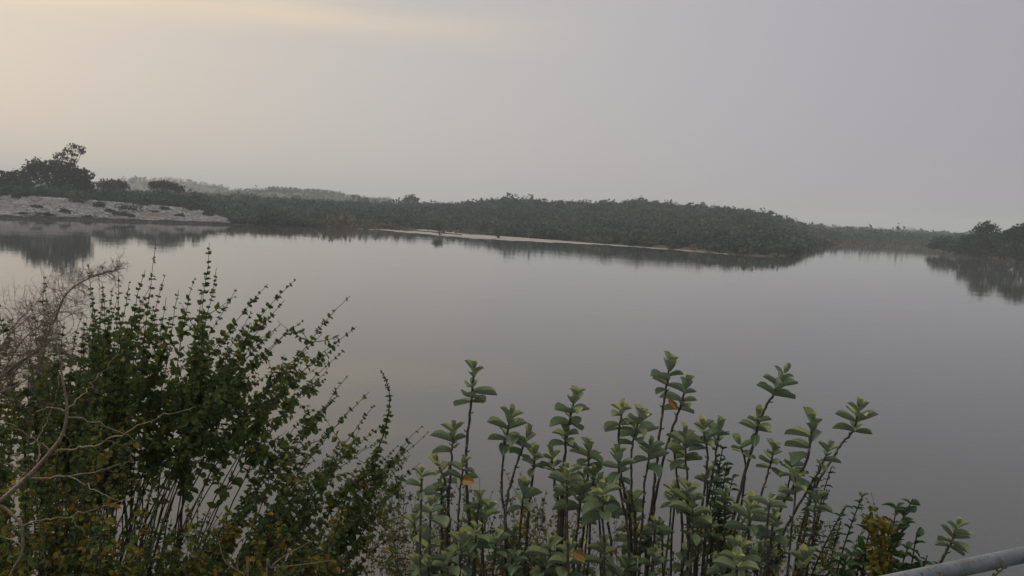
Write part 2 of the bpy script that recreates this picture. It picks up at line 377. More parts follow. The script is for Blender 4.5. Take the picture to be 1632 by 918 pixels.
# woodland masses
def build_woods():
    acc = Acc()
    def scatter(n, pxlo, pxhi, r0, r1, rad0, rad1, M, bias=1.0):
        px = RNG.uniform(pxlo, pxhi, n)
        tab = np.linspace(-600, 2200, 300); th = np.interp(px, tab, [az(q) for q in tab])
        ds = np.interp(th, TH_W, DS); lo = np.maximum(ds + .6, r0); lo = np.where(px < 366, np.maximum(ds + 27, r0), lo)
        r = lo + (r1 - lo) * RNG.uniform(0, 1, n) ** bias
        x = r * np.sin(th); y = r * np.cos(th); z = T(x, y)
        R = RNG.uniform(rad0, rad1, n) * np.clip(RNG.lognormal(0, .22, n), .6, 1.8)
        hz = R * RNG.uniform(.7, 1.1, n)
        near = np.exp(-(r - ds) / 12)
        tint = np.clip(.30 + .16 * wob(x * 3, y * 3) + .12 * wob(x * .9 + 40, y * .9) + RNG.normal(0, .22, n) + .28 * near, 0, 1)
        C = np.stack([x, y, z + hz * .75], -1)
        V, Q, tt = crown_quads(C, R, hz, M, R * .42, tint)
        acc.add(V, Q, tint=tt)
    scatter(9500, -80, 1720, 180, 400, .9, 1.7, 46, 1.0)
    scatter(9000, -80, 1720, 330, 560, 1.0, 1.9, 36, .8)
    scatter(700, 366, 1300, 180, 262, .8, 1.5, 60, .6)
    scatter(3600, -80, 1720, 540, 1000, 1.5, 2.8, 34, .9)
    o = acc.build('woodland', M_crown); tag(o, 'dense dark green scrub wood covering the far shore and low hills', 'woodland', kind='stuff')
    acc = Acc()
    scatter(9000, -100, 1720, 850, 2000, 1.8, 3.0, 22, 1.1)
    o = acc.build('distant_woodland', M_crown); tag(o, 'hazy tree cover on the distant rises behind the shore', 'woodland', kind='stuff')
build_woods()

# trees as things
def tree(name, label, cat, px, pytop, dist, lobes, tint=.2, M=160, size=.5, trunk_r=.25, group=None, base_s=None, mat=None, limbs=5, shell=.45):
    """lobes: (px, py, rx_px, rz_px) as seen at that distance"""
    c = at(px, pytop, dist); bz = float(T(c.x, dist)); bz = max(bz, .02)
    root = empty(name, (c.x, dist, bz), label, cat, group)
    k = dist / FPX; C, RX, RZ = [], [], []
    for lx, ly, rx, rz in lobes:
        q = at(lx, ly, dist + random.uniform(-1, 1) * rx * k * .5); C.append(tuple(q)); RX.append(rx * k); RZ.append(rz * k)
    C = np.array(C); RX = np.array(RX); RZ = np.array(RZ); n = len(C)
    V, Q, tt = crown_quads(C, RX, RZ, M, np.full(n, size), np.full(n, tint) + RNG.normal(0, .05, n), shell)
    cr = mesh_np('crown', V, Q, mat or M_crown, root, {'tint': tt})
    acc = Acc(); top = Vector(C.mean(0)); b = Vector((c.x, dist, bz - .4))
    fork = b.lerp(top, .45) + Vector((random.uniform(-.3, .3), 0, 0))
    pts = [b, b.lerp(fork, .5) + Vector((random.uniform(-.2, .2), random.uniform(-.2, .2), 0)), fork]
    acc.add(*tube(pts, [trunk_r, trunk_r * .8, trunk_r * .65], 7))
    for i in np.argsort(-RX)[:max(limbs, 3)]:
        e = Vector(C[i]); mid = fork.lerp(e, .5) + Vector((0, random.uniform(-.4, .4), random.uniform(-.3, .5)))
        acc.add(*tube([fork, mid, e], [trunk_r * .55, trunk_r * .35, trunk_r * .12], 5))
    acc.build('trunk', M_bark, root)
    return root

# left group
tree('tree', 'tall sparse tree with open airy crown rising above the domed trees at left', 'tree', 108, 230, 262,
     [(118, 232, 9, 6), (128, 238, 9, 6), (108, 240, 10, 7), (98, 246, 8, 5), (117, 246, 9, 6), (131, 243, 5, 4), (90, 250, 6, 7), (104, 252, 8, 5), (118, 256, 6, 6), (112, 262, 5, 6), (89, 260, 5, 8)], tint=.1, M=75, size=.5, trunk_r=.28, shell=.7, limbs=11)
tree('tree', 'largest dark domed tree at left, above the stone bank', 'tree', 95, 262, 256,
     [(62, 265, 20, 13), (85, 268, 20, 14), (108, 272, 22, 14), (130, 282, 17, 14), (48, 276, 18, 13), (75, 285, 25, 16), (110, 292, 26, 14), (135, 295, 14, 9)], tint=.12, M=420, size=.75, trunk_r=.4)
tree('tree', 'dark spreading tree cut by the left edge of the picture', 'tree', 15, 280, 250,
     [(5, 284, 20, 13), (28, 282, 18, 12), (-20, 285, 24, 14), (18, 293, 24, 13), (40, 294, 16, 12)], tint=.15, M=330, size=.7, trunk_r=.35)
tree('tree', 'low rounded tree just right of the big domed tree at left', 'tree', 180, 288, 300,
     [(165, 294, 13, 8), (182, 292, 16, 7), (196, 296, 10, 7), (178, 300, 18, 8)], tint=.2, M=220, size=.7, trunk_r=.25)
tree('tree', 'flat topped dark tree standing before the pale far hill at left', 'tree', 262, 292, 300,
     [(245, 295, 10, 6), (258, 293, 12, 6), (272, 296, 13, 7), (285, 301, 10, 7), (262, 302, 18, 8)], tint=.16, M=220, size=.7, trunk_r=.25)
tree('tree', 'single rounded tree breaking the skyline left of centre', 'tree', 655, 312, 520,
     [(655, 315, 9, 5), (648, 319, 7, 4), (662, 319, 7, 5)], tint=.15, M=150, size=1.0, trunk_r=.3)
tree('tree', 'tall narrow topped dark tree standing on the right shore', 'tree', 1572, 356, 285,
     [(1573, 361, 13, 8), (1582, 367, 13, 10), (1562, 368, 13, 9), (1574, 376, 19, 12), (1560, 385, 14, 9), (1583, 388, 14, 12), (1568, 398, 20, 11)], tint=.2, M=260, size=.6, trunk_r=.3)
tree('tree', 'dark bushy tree cut by the right edge of the picture', 'tree', 1625, 358, 262,
     [(1634, 364, 16, 9), (1619, 369, 12, 8), (1630, 374, 16, 9), (1612, 378, 15, 10), (1640, 380, 18, 12), (1622, 392, 22, 13), (1604, 400, 17, 13), (1640, 405, 20, 14), (1605, 371, 6, 4)], tint=.22, M=320, size=.6, trunk_r=.35)
tree('tree', 'low bushy tree left of the tall tree on the right shore', 'tree', 1535, 382, 305,
     [(1540, 386, 13, 8), (1525, 391, 13, 8), (1515, 396, 10, 6), (1548, 396, 16, 9), (1532, 400, 16, 6)], tint=.3, M=220, size=.6, trunk_r=.22)
tree('tree', 'rounded tree next left of the low bushy one on the right shore', 'tree', 1505, 380, 330, [(1508, 382, 13, 7), (1495, 386, 12, 7), (1515, 389, 14, 8), (1488, 392, 12, 6), (1503, 394, 14, 5)], tint=.25, M=240, size=.6, trunk_r=.22)
tree('tree', 'spreading tree filling the gap left of the tall tree on the right shore', 'tree', 1550, 374, 290, [(1552, 379, 12, 7), (1540, 381, 13, 8), (1558, 388, 14, 9), (1545, 395, 18, 10), (1560, 404, 18, 8)], tint=.2, M=260, size=.6, trunk_r=.25)
tree('tree', 'broad tree between the tall tree and the picture edge on the right shore', 'tree', 1598, 372, 280, [(1600, 376, 10, 7), (1592, 384, 12, 9), (1604, 390, 14, 10), (1594, 402, 18, 11)], tint=.25, M=280, size=.6, trunk_r=.25)
# plantation of thin trees on the far rise
for i in range(15):
    px = 428 + i * 7.2 + random.uniform(-1.5, 1.5); d = 990 + random.uniform(-20, 20)
    ytop = np.interp(px, [428, 480, 530], [297, 300, 304.5]) + random.uniform(-1, 1)
    tree('plantation_tree', 'thin tall tree in the hazy row on the far rise', 'tree', px, ytop + 1, d,
         [(px, ytop + 2, 3.2, 2.4), (px + .6, ytop + 5, 4, 3), (px - .5, ytop + 8, 4, 3)], tint=.0, M=90, size=1.2, trunk_r=.35, group='trees in the row on the far rise', limbs=3)
for i, (px, py) in enumerate([(563, 311), (572, 313), (582, 315), (768, 316), (776, 317)]):
    tree('skyline_tree', 'small thin tree poking above the skyline wood', 'tree', px, py, 640, [(px, py + 2, 2.8, 2.4), (px + .7, py + 5, 3.6, 3)], tint=.2, M=40, size=.9, trunk_r=.2, group='small trees poking above the skyline', limbs=3)
for i, (px, py) in enumerate([(805, 314), (836, 318), (894, 319), (958, 320), (1018, 318), (1045, 320), (1112, 326), (1142, 328), (1160, 330), (1192, 333), (1228, 336), (1243, 343), (1275, 354)]):
    d = 470
    tree('hilltop_tree', 'small tree standing out along the crest of the wooded hill', 'tree', px, py, d, [(px, py + 2, 4, 2.4), (px + 2, py + 3.5, 4.5, 2.6), (px - 1, py + 5, 5, 3)], tint=.15, M=60, size=.7, trunk_r=.2, group='trees along the hill crest', limbs=3)

# shrubs on the stone bank
for i, (px, py, rx, rz, sb, lab) in enumerate([
        (128, 320, 22, 8, 0, 'largest dark bush spilling down the top of the stone bank'),
        (160, 327, 10, 5, 0, None), (206, 331, 14, 5, 0, None), (225, 325, 11, 4, 0, None), (190, 341, 9, 4, 0, None), (105, 337, 8, 4, 0, None), (70, 342, 10, 3.5, 0, None),
        (176, 337, 7, 3, 0, None), (212, 345, 7, 4, 0, None), (300, 332, 14, 7, 0, 'dark bush at the top of the bank near its far tip'), (262, 333, 7, 3, 0, None), (40, 341, 7, 3, 0, None),
        (35, 305, 34, 13, 0, 'wide dark bush along the bank top at the left edge'), (140, 346, 10, 3, 0, None), (285, 344, 6, 3, 0, None), (245, 338, 6, 3, 0, None),(60,330,8,3,0,None),(333,342,7,4,0,None)] + [(px_, 310 + max(0, px_ - 150) * .07 + random.uniform(-3, 3), random.uniform(9, 16), random.uniform(5, 9), 0, 'BT') for px_ in range(-10, 350, 17)]):
    if lab is None: rx *= random.uniform(1, 1.7); rz *= random.uniform(1, 1.7)
    # find where the sight line meets the bank
    best = None
    for s in np.linspace(0, 40, 200):
        x, y = polar_pt(px, s); z = float(T(x, y)); v = at(px, py + rz * .7, y)
        if best is None or abs(v.z - z) < best[0]: best = (abs(v.z - z), x, y, z)
    _, x, y, z = best; k = y / FPX
    if lab == 'BT': root = empty('bank_shrub', (x, y, z), 'dark bush growing along the top edge of the stone bank', 'shrub', 'bushes along the top of the stone bank')
    else: root = empty('bank_shrub', (x, y, z), lab or 'low dry green tuft growing among the bank stones', 'shrub', None if lab else 'tufts among the bank stones')
    n = 4; C = np.array([[x + random.uniform(-.6, .6) * rx * k, y + random.uniform(-.5, .5), z + rz * k * random.uniform(.5, .9)] for _ in range(n)])
    V, Q, tt = crown_quads(C, np.full(n, rx * k * .6), np.full(n, rz * k * .8), 90, np.full(n, .4), np.full(n, .32 if not lab else .2))
    mesh_np('foliage', V, Q, M_crown, root, {'tint': tt})
    acc = Acc()
    for j in range(6):
        acc.add(*tube([(x, y, z - .2), (x + random.uniform(-.3, .3), y, z + rz * k * .5), (x + random.uniform(-.6, .6) * rx * k, y + random.uniform(-.4, .4), z + rz * k * 1.2)], [.05, .03, .01], 4))
    acc.build('stem', M_bark, root)
# bushes standing in the shallows at the bright streak and along the far waterline
for px, base, h, wd, lab in [(701, 374.5, 17, 12, 'taller thorn bush standing at the pale water streak left of centre'), (794, 380, 15, 9, 'smaller thorn bush standing at the pale water streak near centre')]:
    p = onz(px, base); k = p.y / FPX
    root = empty('shallows_bush', (p.x, p.y, .05), lab, 'bush')
    n = 5; C = np.array([[p.x + random.uniform(-.6, .6) * wd * k, p.y + random.uniform(-1, 1), h * k * random.uniform(.45, .85)] for _ in range(n)])
    V, Q, tt = crown_quads(C, np.full(n, wd * k * .7), np.full(n, h * k * .36), 130, np.full(n, .32), np.full(n, .3), .6)
    mesh_np('foliage', V, Q, M_thorn, root, {'tint': tt})
    acc = Acc()
    for j in range(12):
        acc.add(*tube([(p.x + random.uniform(-.4, .4), p.y, -.1), (p.x + random.uniform(-.5, .5) * wd * k, p.y, h * k * .5), (p.x + random.uniform(-1, 1) * wd * k, p.y + random.uniform(-.5, .5), h * k * random.uniform(.7, 1))], [.07, .05, .02], 4))
    acc.build('stem', M_bark, root)
for i in range(34):
    px = random.choice([random.uniform(372, 560), random.uniform(700, 1280), random.uniform(1290, 1520)])
    x, y = polar_pt(px, random.uniform(1.0, 5)); z = max(.02, float(T(x, y))); R = random.uniform(1.1, 2.2); hh = random.uniform(1.2, 2.6)
    root = empty('shore_bush', (x, y, z), 'brownish scrub bush standing at the far waterline', 'bush', 'scrub bushes along the far waterline')
    n = 4; C = np.array([[x + random.uniform(-.7, .7) * R, y + random.uniform(-.7, .7), z + hh * random.uniform(.4, .8)] for _ in range(n)])
    V, Q, tt = crown_quads(C, np.full(n, R * .6), np.full(n, hh * .4), 60, np.full(n, .42), np.full(n, random.uniform(.2, .9)))
    mesh_np('foliage', V, Q, M_thorn, root, {'tint': tt})
    acc = Acc()
    for j in range(5): acc.add(*tube([(x, y, z - .2), (x + random.uniform(-1, 1) * R * .6, y, z + hh * random.uniform(.7, 1.1))], [.05, .02], 4))
    acc.build('stem', M_bark, root)

# ------------------------------------------------------------------ near plants
def leaf_template(rows, prof, fold, curl):
    t = np.linspace(0, 1, rows); w_ = np.interp(t, *zip(*prof))
    cols = np.array([-1, -.5, 0, .5, 1]) if rows > 5 else np.array([-1, 0, 1])
    Tt, Cc = np.meshgrid(t, cols, indexing='ij'); Ww = w_[:, None] * Cc
    P = np.stack([Tt, Ww, fold * np.abs(Ww) + curl * (Tt ** 2)], -1)     # axis, side, normal
    n2 = len(cols); idx = np.arange(rows * n2).reshape(rows, n2)
    Q = np.stack([idx[:-1, :-1], idx[1:, :-1], idx[1:, 1:], idx[:-1, 1:]], -1).reshape(-1, 4)
    return P.reshape(-1, 3), Q, np.abs(Cc).ravel()
T_small = leaf_template(4, [(0, .12), (.25, .75), (.6, .95), (.85, .7), (1, .08)], .25, -.18)
T_milk = leaf_template(8, [(0, .28), (.12, .62), (.35, .88), (.6, 1.0), (.8, .88), (.93, .5), (1, .08)], .30, .02)
T_broad = leaf_template(6, [(0, .1), (.25, .8), (.5, 1), (.8, .6), (1, .03)], .22, -.22)
def leaves(acc, tpl, P, A, Nn, Ls, Wd_, tint, curlv=None):
    P = np.asarray(P, float); A = unit(np.asarray(A, float)); Nn = np.asarray(Nn, float)
    Nn = unit(Nn - (Nn * A).sum(-1, keepdims=True) * A); B = np.cross(Nn, A)
    tp, tq, rib = tpl; n = len(P); k = len(tp); Ls = np.asarray(Ls)[:, None, None]; Ws = np.asarray(Wd_)[:, None, None]
    nz = tp[None, :, 2:3] * Ls
    if curlv is not None: nz = nz + (tp[None, :, 0:1] ** 2) * Ls * np.asarray(curlv)[:, None, None]
    V = P[:, None] + A[:, None] * tp[None, :, 0:1] * Ls + B[:, None] * tp[None, :, 1:2] * Ws * .5 + Nn[:, None] * nz * 1.0
    Q = (tq[None] + (np.arange(n) * k)[:, None, None]).reshape(-1, 4)
    acc.add(V.reshape(-1, 3), Q, tint=np.repeat(np.asarray(tint), k), rib=np.tile(rib, n))
def bez(a, b, c, n):
    t = np.linspace(0, 1, n)[:, None]; a, b, c = map(np.array, (a, b, c))
    return (1 - t) ** 2 * a + 2 * t * (1 - t) * b + t * t * c
def catmull(pts, n=8):
    P = [np.array(tuple(p)) for p in pts]; P = [2 * P[0] - P[1]] + P + [2 * P[-1] - P[-2]]; o_ = []
    for i in range(1, len(P) - 2):
        for j in range(n):
            t = j / n; a, b, c, d = P[i - 1], P[i], P[i + 1], P[i + 2]
            o_.append(.5 * (2 * b + (c - a) * t + (2 * a - 5 * b + 4 * c - d) * t * t + (3 * b - a - 3 * c + d) * t ** 3))
    o_.append(P[-2]); return np.array(o_)
def shoot_leaves(acc, path, t0, spacing, L0, L1, tint_mu, tint_sd=.18, droop=.25, clump=1):
    """leaves in pairs along a path; they shrink towards the tip"""
    seg = np.linalg.norm(np.diff(path, axis=0), axis=1); cs = np.concatenate([[0], np.cumsum(seg)]); tot = cs[-1]
    s = np.arange(tot * t0, tot, spacing)
    if len(s) < 2: return
    s = s[RNG.uniform(0, 1, len(s)) > .22]
    if len(s) < 2: return
    s = np.clip(s + RNG.uniform(-.8, .8, len(s)) * spacing, 0, tot)
    P = np.stack([np.interp(s, cs, path[:, i]) for i in range(3)], -1)
    tg = np.stack([np.interp(s, cs, np.gradient(path, axis=0)[:, i]) for i in range(3)], -1); tg = unit(tg)
    f = (s - tot * t0) / (tot * (1 - t0) + 1e-6)
    for c in range(clump):
        for sgn in (1, -1):
            rnd = unit(np.cross(tg, RNG.normal(size=tg.shape)))
            if c == 0:
                base = unit(np.cross(tg, np.array([0.1, 1, .1]))) ; rnd = unit(base * sgn + RNG.normal(0, .7, tg.shape))
            A = unit(rnd + tg * (.3 + .7 * f[:, None] ** 2) - np.array([0, 0, droop]))
            ls = (L0 + (L1 - L0) * f ** 2.2) * RNG.uniform(.65, 1.25, len(s))
            Nn = np.array([0, -.25, .6]) + RNG.normal(0, .65, tg.shape)
            ti = np.clip(RNG.normal(tint_mu, tint_sd, len(s)), 0, 1); ti = np.where(f > .75, ti * .6, ti)
            leaves(acc, T_small, P, A, Nn, ls, ls * RNG.uniform(.7, .95, len(s)), ti)

def leafy_shrub(label, basepx, basey, stems, rand_n, rand_box, tint=.4, side=8, seed=1, spread=.35, rad_=.009, low=.30, canes=()):
    """stems: (tip px, tip py, depth) read from the photo; rand_box (x0,x1,y0,y1,d0,d1) scatters more tips inside the crown"""
    random.seed(seed)
    b = at(basepx, 1100, basey); bz = float(Gz(b.x, b.y)); B = Vector((b.x, b.y, bz))
    root = empty('leafy_shrub', B, label, 'shrub')
    tips = [(x, y, d, True) for x, y, d in stems]
    for i in range(rand_n):
        x0, x1, y0, y1, d0, d1 = rand_box
        tips.append((random.uniform(x0, x1), random.uniform(y0, y1), random.uniform(d0, d1), False))
    fol = Acc(); st = Acc()
    for (x, y, d, key) in tips:
        Tp = at(x, y, d)
        bx = B + Vector((random.uniform(-1, 1) * spread + (Tp.x - B.x) * .2, random.uniform(-1, 1) * spread * .8, 0)); bx.z = float(Gz(bx.x, bx.y)) - .05
        H = Tp.z - bx.z
        lean = rad(float(np.interp(x, [0, 150, 240, 330, 380, 430, 700], [-12, -2, 8, 6, 34, 46, 40])) + random.uniform(-9, 9))
        if not key: lean += rad(8)
        hl = H * random.uniform(.36, .5)
        c = Tp + Vector((-math.sin(lean) * hl, random.uniform(-.1, .1), -math.cos(lean) * hl * .95))
        bx.x = c.x * .55 + bx.x * .45 - math.sin(lean) * .25; bx.z = float(Gz(bx.x, bx.y)) - .05
        path = bez(bx, c, Tp, 26)
        tt_ = np.linspace(0, 1, 26)[:, None]; path = path + np.sin(tt_ * random.uniform(5, 11) + random.uniform(0, 6)) * np.array([[random.uniform(-.03, .03), random.uniform(-.03, .03), 0]]) * (1 - tt_)
        path = path + RNG.normal(0, .005, path.shape)
        st.add(*tube(path, np.linspace(rad_ * random.uniform(.7, 1.2), .0015, 26), 5))
        shoot_leaves(fol, path, max(low, random.uniform(.55, .72)) if key else low, random.uniform(.024, .032), random.uniform(.040, .054), .013, tint, clump=random.choice([1, 2, 2]))
        ns = side if key else int(side * 1.3)
        for j in range(ns):
            f = random.uniform(low, .92); k = int(f * 25); p0 = path[k]; tg = unit(path[k + 1] - path[k])
            ln = random.uniform(.16, .42) * (1.15 - .6 * f)
            dr = unit(tg * random.uniform(.2, 1.1) + RNG.normal(0, .60, 3) + np.array([.10, 0, .10]))
            p2 = p0 + dr * ln; p1 = p0 + dr * ln * .5 + np.array([0, 0, -.02])
            sp_ = bez(p0, p1, p2, 8); st.add(*tube(sp_, np.linspace(.0032, .001, 8), 4))
            shoot_leaves(fol, sp_, .08, .022, .041, .014, min(.8, tint + (.18 if y > 560 or f < .55 else 0) * random.uniform(.2, 1.4)), clump=1)
    for pts in canes:                               # canes with a bend of their own
        q = catmull([B + Vector((random.uniform(-.1, .1), 0, -.05))] + [at(x, y, d) for x, y, d in pts], 8); st.add(*tube(q, np.linspace(.007, .0015, len(q)), 5))
        for c_ in range(2): shoot_leaves(fol, q, .72, .026, .046, .014, tint, clump=1)
    fol.build('foliage', M_shrub, root, smooth=False); st.build('stem', M_stem, root, smooth=True)
    return root

leafy_shrub('big leafy shrub at left whose two upright shoots rise highest over the water', 190, 5.3,
            [(247, 390, 5.2), (333, 388, 5.3), (187, 412, 5.2), (140, 425, 5.1), (262, 440, 5.3), (310, 442, 5.4), (286, 462, 5.2), (375, 462, 5.3), (230, 430, 5.1), (345, 430, 5.2), (205, 450, 5), (160, 450, 5.2), (320, 470, 5)],
            44, (-20, 275, 440, 570, 4.8, 5.8), tint=.42, seed=3, side=8, low=.72)
leafy_shrub('leafy shrub with long slanting canes reaching right over the water', 330, 5.2,
            [(428, 452, 5.2), (473, 443, 5.2), (452, 478, 5.1), (482, 510, 5.2), (560, 472, 5.3), (568, 521, 5.3), (513, 532, 5.1), (440, 530, 5.2), (400, 500, 5.3), (548, 560, 5.2), (520, 590, 5.0), (490, 560, 5.0), (555, 600, 5.3), (380, 520, 5.1)],
            9, (330, 530, 520, 600, 4.9, 5.5), tint=.38, seed=5, low=.74, side=8)
leafy_shrub('lower leafy shrub with a hooked leafy tip, next to the milkweeds', 520, 5.0,
            [(598, 645, 5.0), (590, 625, 4.9), (672, 680, 5.0), (682, 690, 5.1), (655, 705, 5.0), (640, 720, 4.9), (560, 650, 5.0), (530, 640, 5.1), (500, 650, 5.0), (668, 740, 5.1), (620, 670, 5.0)],
            20, (480, 655, 690, 860, 4.7, 5.4), tint=.38, seed=8, low=.42, canes=[[(540, 850, 5), (585, 755, 5), (612, 690, 5), (621, 640, 5), (616, 608, 5), (606, 590, 5)]])
leafy_shrub('dense low shrub with yellowing leaves filling the bottom left corner', 60, 4.6,
            [(40, 560, 4.7), (90, 600, 4.6), (150, 620, 4.5), (10, 590, 4.6)],
            56, (-60, 260, 600, 880, 4.1, 5.0), tint=.58, seed=12, spread=.7)
leafy_shrub('dense low shrub with orange tinged leaves at bottom below the slanting canes', 400, 4.6,
            [], 56, (230, 600, 775, 930, 4.2, 5.0), tint=.56, seed=14, spread=.7)

# dry twiggy thorn bush
def twigs(acc, p, d, ln, r, depth, curl, grow=.62):
    n = 7; pts = [np.array(p)]; dd = np.array(d); cv = RNG.normal(0, curl, 3)
    for i in range(n - 1):
        dd = unit(dd + cv * .35 + RNG.normal(0, .10, 3) + np.array([0, 0, -.03])); pts.append(pts[-1] + dd * ln / n)
    acc.add(*tube(pts, np.linspace(r, r * .55, n), 4))
    if depth:
        for k in range(random.choice([3, 4, 4, 5])):
            i = random.randint(1, n - 1); t = unit(pts[i] - pts[i - 1]); nd = unit(t + RNG.normal(0, .55, 3))
            twigs(acc, pts[i], nd, ln * grow * random.uniform(.7, 1.2), r * .6, depth - 1, curl * 1.1, grow)
def dry_bush():
    random.seed(21)
    b = at(-60, 1000, 4.9); B = Vector((b.x, b.y, float(Gz(b.x, b.y))))
    root = empty('thorn_bush', B, 'bare grey thorn bush of tangled twigs at the left edge', 'bush')
    main = Acc()
    arch = catmull([B, at(-60, 760, 4.9), at(-10, 620, 4.9), at(30, 580, 4.9), at(62, 556, 4.9), at(85, 515, 4.9), at(108, 466, 4.9), at(150, 440, 4.9), at(195, 428, 4.9)], 6)
    main.add(*tube(arch, np.linspace(.012, .0025, len(arch)), 6))
    tw = Acc()
    for k in range(14, len(arch) - 1, 1):
        t = unit(arch[k] - arch[k - 1])
        for j in range(3):
            twigs(tw, arch[k], unit(t * .5 + np.array([random.uniform(-.9, .6), random.uniform(-.5, .5), random.uniform(-.7, .5)])), random.uniform(.12, .28) * (1.2 - k / len(arch)) * 1.6, .0019, 2, .5)
    for tx, ty in [(-40, 520), (0, 560), (20, 510), (50, 500), (90, 500), (-20, 620), (30, 640), (70, 560), (60, 480), (110, 530), (130, 570), (0, 600)]:
        q = catmull([B + Vector((random.uniform(-.2, .2), 0, 0)), at(-90 + random.uniform(-20, 50), 780, 4.9), at((tx - 60) * .6, (ty + 640) / 2, 4.9 + random.uniform(-.2, .3)), at(tx, ty, 4.9 + random.uniform(-.3, .3))], 7)
        main.add(*tube(q, np.linspace(.009, .002, len(q)), 5))
        for k in range(9, len(q), 2):
            t = unit(q[k] - q[k - 1]); twigs(tw, q[k], unit(t + RNG.normal(0, .5, 3) + np.array([0, 0, .3])), random.uniform(.14, .3), .0019, 2, .5)
    main.build('branch', M_dry, root, True); tw.build('twigs', M_dry, root, True)
dry_bush()

# bleached dead branch in front
def dead_branch():
    random.seed(31); D = 3.3
    def pth(l, d=D): return catmull([at(x, y, d + dz) for x, y, dz in l], 6)
    b = at(-120, 1000, D); bz = float(Gz(b.x, b.y))
    root = empty('dead_branch', (b.x, b.y, bz), 'pale bleached dead branch forking up in front of the left shrubs', 'branch')
    mn = Acc()
    q = catmull([Vector((b.x, b.y, bz - .05)), at(-90, 900, D), at(-40, 830, D), at(0, 799, D), at(45, 759, D), at(74, 728, D), at(99, 693, D), at(107, 652, D), at(99, 600, D), at(93, 560, D), at(80, 508, D + .05)], 6)
    mn.add(*tube(q, np.interp(np.arange(len(q)), [0, 20, 30, 42, 60], [.011, .009, .0078, .005, .0018]), 7)); mn.build('main_branch', M_dead, root, True)
    sd2 = Acc()
    q = catmull([at(-40, 800, D), at(0, 806, D), at(21, 822, D), at(35, 839, D), at(36, 867, D), at(33, 887, D), at(17, 915, D), at(8, 960, D)], 6); sd2.add(*tube(q, np.interp(np.arange(len(q)), [0, 42], [.0065, .0035]), 6))
    sd2.build('side_branch', M_dead, root, True)
    for l, r0 in [([(107, 666, 0), (156, 673, .05), (197, 692, .1), (239, 719, .15)], .0035), ([(88, 718, 0), (128, 714, 0), (163, 704, -.05), (204, 687, -.1), (253, 666, -.1), (312, 648, -.1)], .0045),
                  ([(48, 761, 0), (111, 758, 0), (163, 747, .05), (208, 739, .1)], .0045), ([(111, 758, 0), (145, 778, -.05), (180, 794, -.1), (195, 800, -.1)], .0028),
                  ([(80, 716, 0), (42, 692, -.05), (7, 669, -.1)], .004), ([(35, 838, 0), (66, 829, 0), (111, 823, .02), (156, 810, .05), (222, 789, .1)], .004),
                  ([(60, 742, 0), (62, 700, .05), (80, 660, .1), (92, 615, .1), (97, 570, .15)], .003), ([(105, 654, 0), (75, 650, .05), (50, 662, .1)], .0025), ([(107, 652, 0), (135, 625, .1), (158, 600, .15), (190, 560, .2)], .003),
                  ([(45, 760, 0), (15, 740, -.05), (-10, 720, -.1)], .004), ([(40, 762, 0), (15, 790, .1), (-20, 800, .1)], .003), ([(35, 850, 0), (60, 875, .05), (75, 905, .1)], .002), ([(36, 868, 0), (10, 858, .02), (-15, 850, .02)], .003),
                  ([(163, 704, -.05), (200, 708, 0), (207, 725, .05), (210, 738, .05)], .0018), ([(111, 823, .02), (125, 840, 0), (142, 860, 0)], .002), ([(97, 690, 0), (112, 705, .05), (108, 722, .1)], .0018), ([(93, 560, 0), (130, 545, .1), (150, 500, .15)], .0018)]:
        a = Acc(); q = pth(l); q = q + RNG.normal(0, .004, q.shape); a.add(*tube(q, np.linspace(r0, .0012, len(q)), 5)); a.build('twig', M_dead, root, True)
dead_branch()
def low_twig(label, lines, D):
    x, y, = lines[0][0]; b = at(x, y + 260, D); bz = float(Gz(b.x, b.y))
    root = empty('dead_twig', (b.x, b.y, bz), label, 'twig')
    for i, l in enumerate(lines):
        pts = ([Vector((b.x, b.y, bz - .03))] if i == 0 else []) + [at(x, y, D) for x, y in l]
        a = Acc(); q = catmull(pts, 6); a.add(*tube(q, np.linspace(.005 if i == 0 else .003, .0015, len(q)), 5)); a.build('twig', M_dead, root, True)
low_twig('thin curved dead twig low in front of the orange tinged shrub', [[(395, 930), (390, 917), (362, 898), (352, 877), (343, 835)], [(380, 910), (378, 895), (384, 880)], [(362, 898), (370, 885), (377, 872)]], 3.9)
low_twig('forked dead twig lying across the shrubs at the bottom centre left', [[(425, 935), (432, 905), (456, 885), (495, 863)], [(433, 905), (480, 900), (530, 893)]], 3.9)

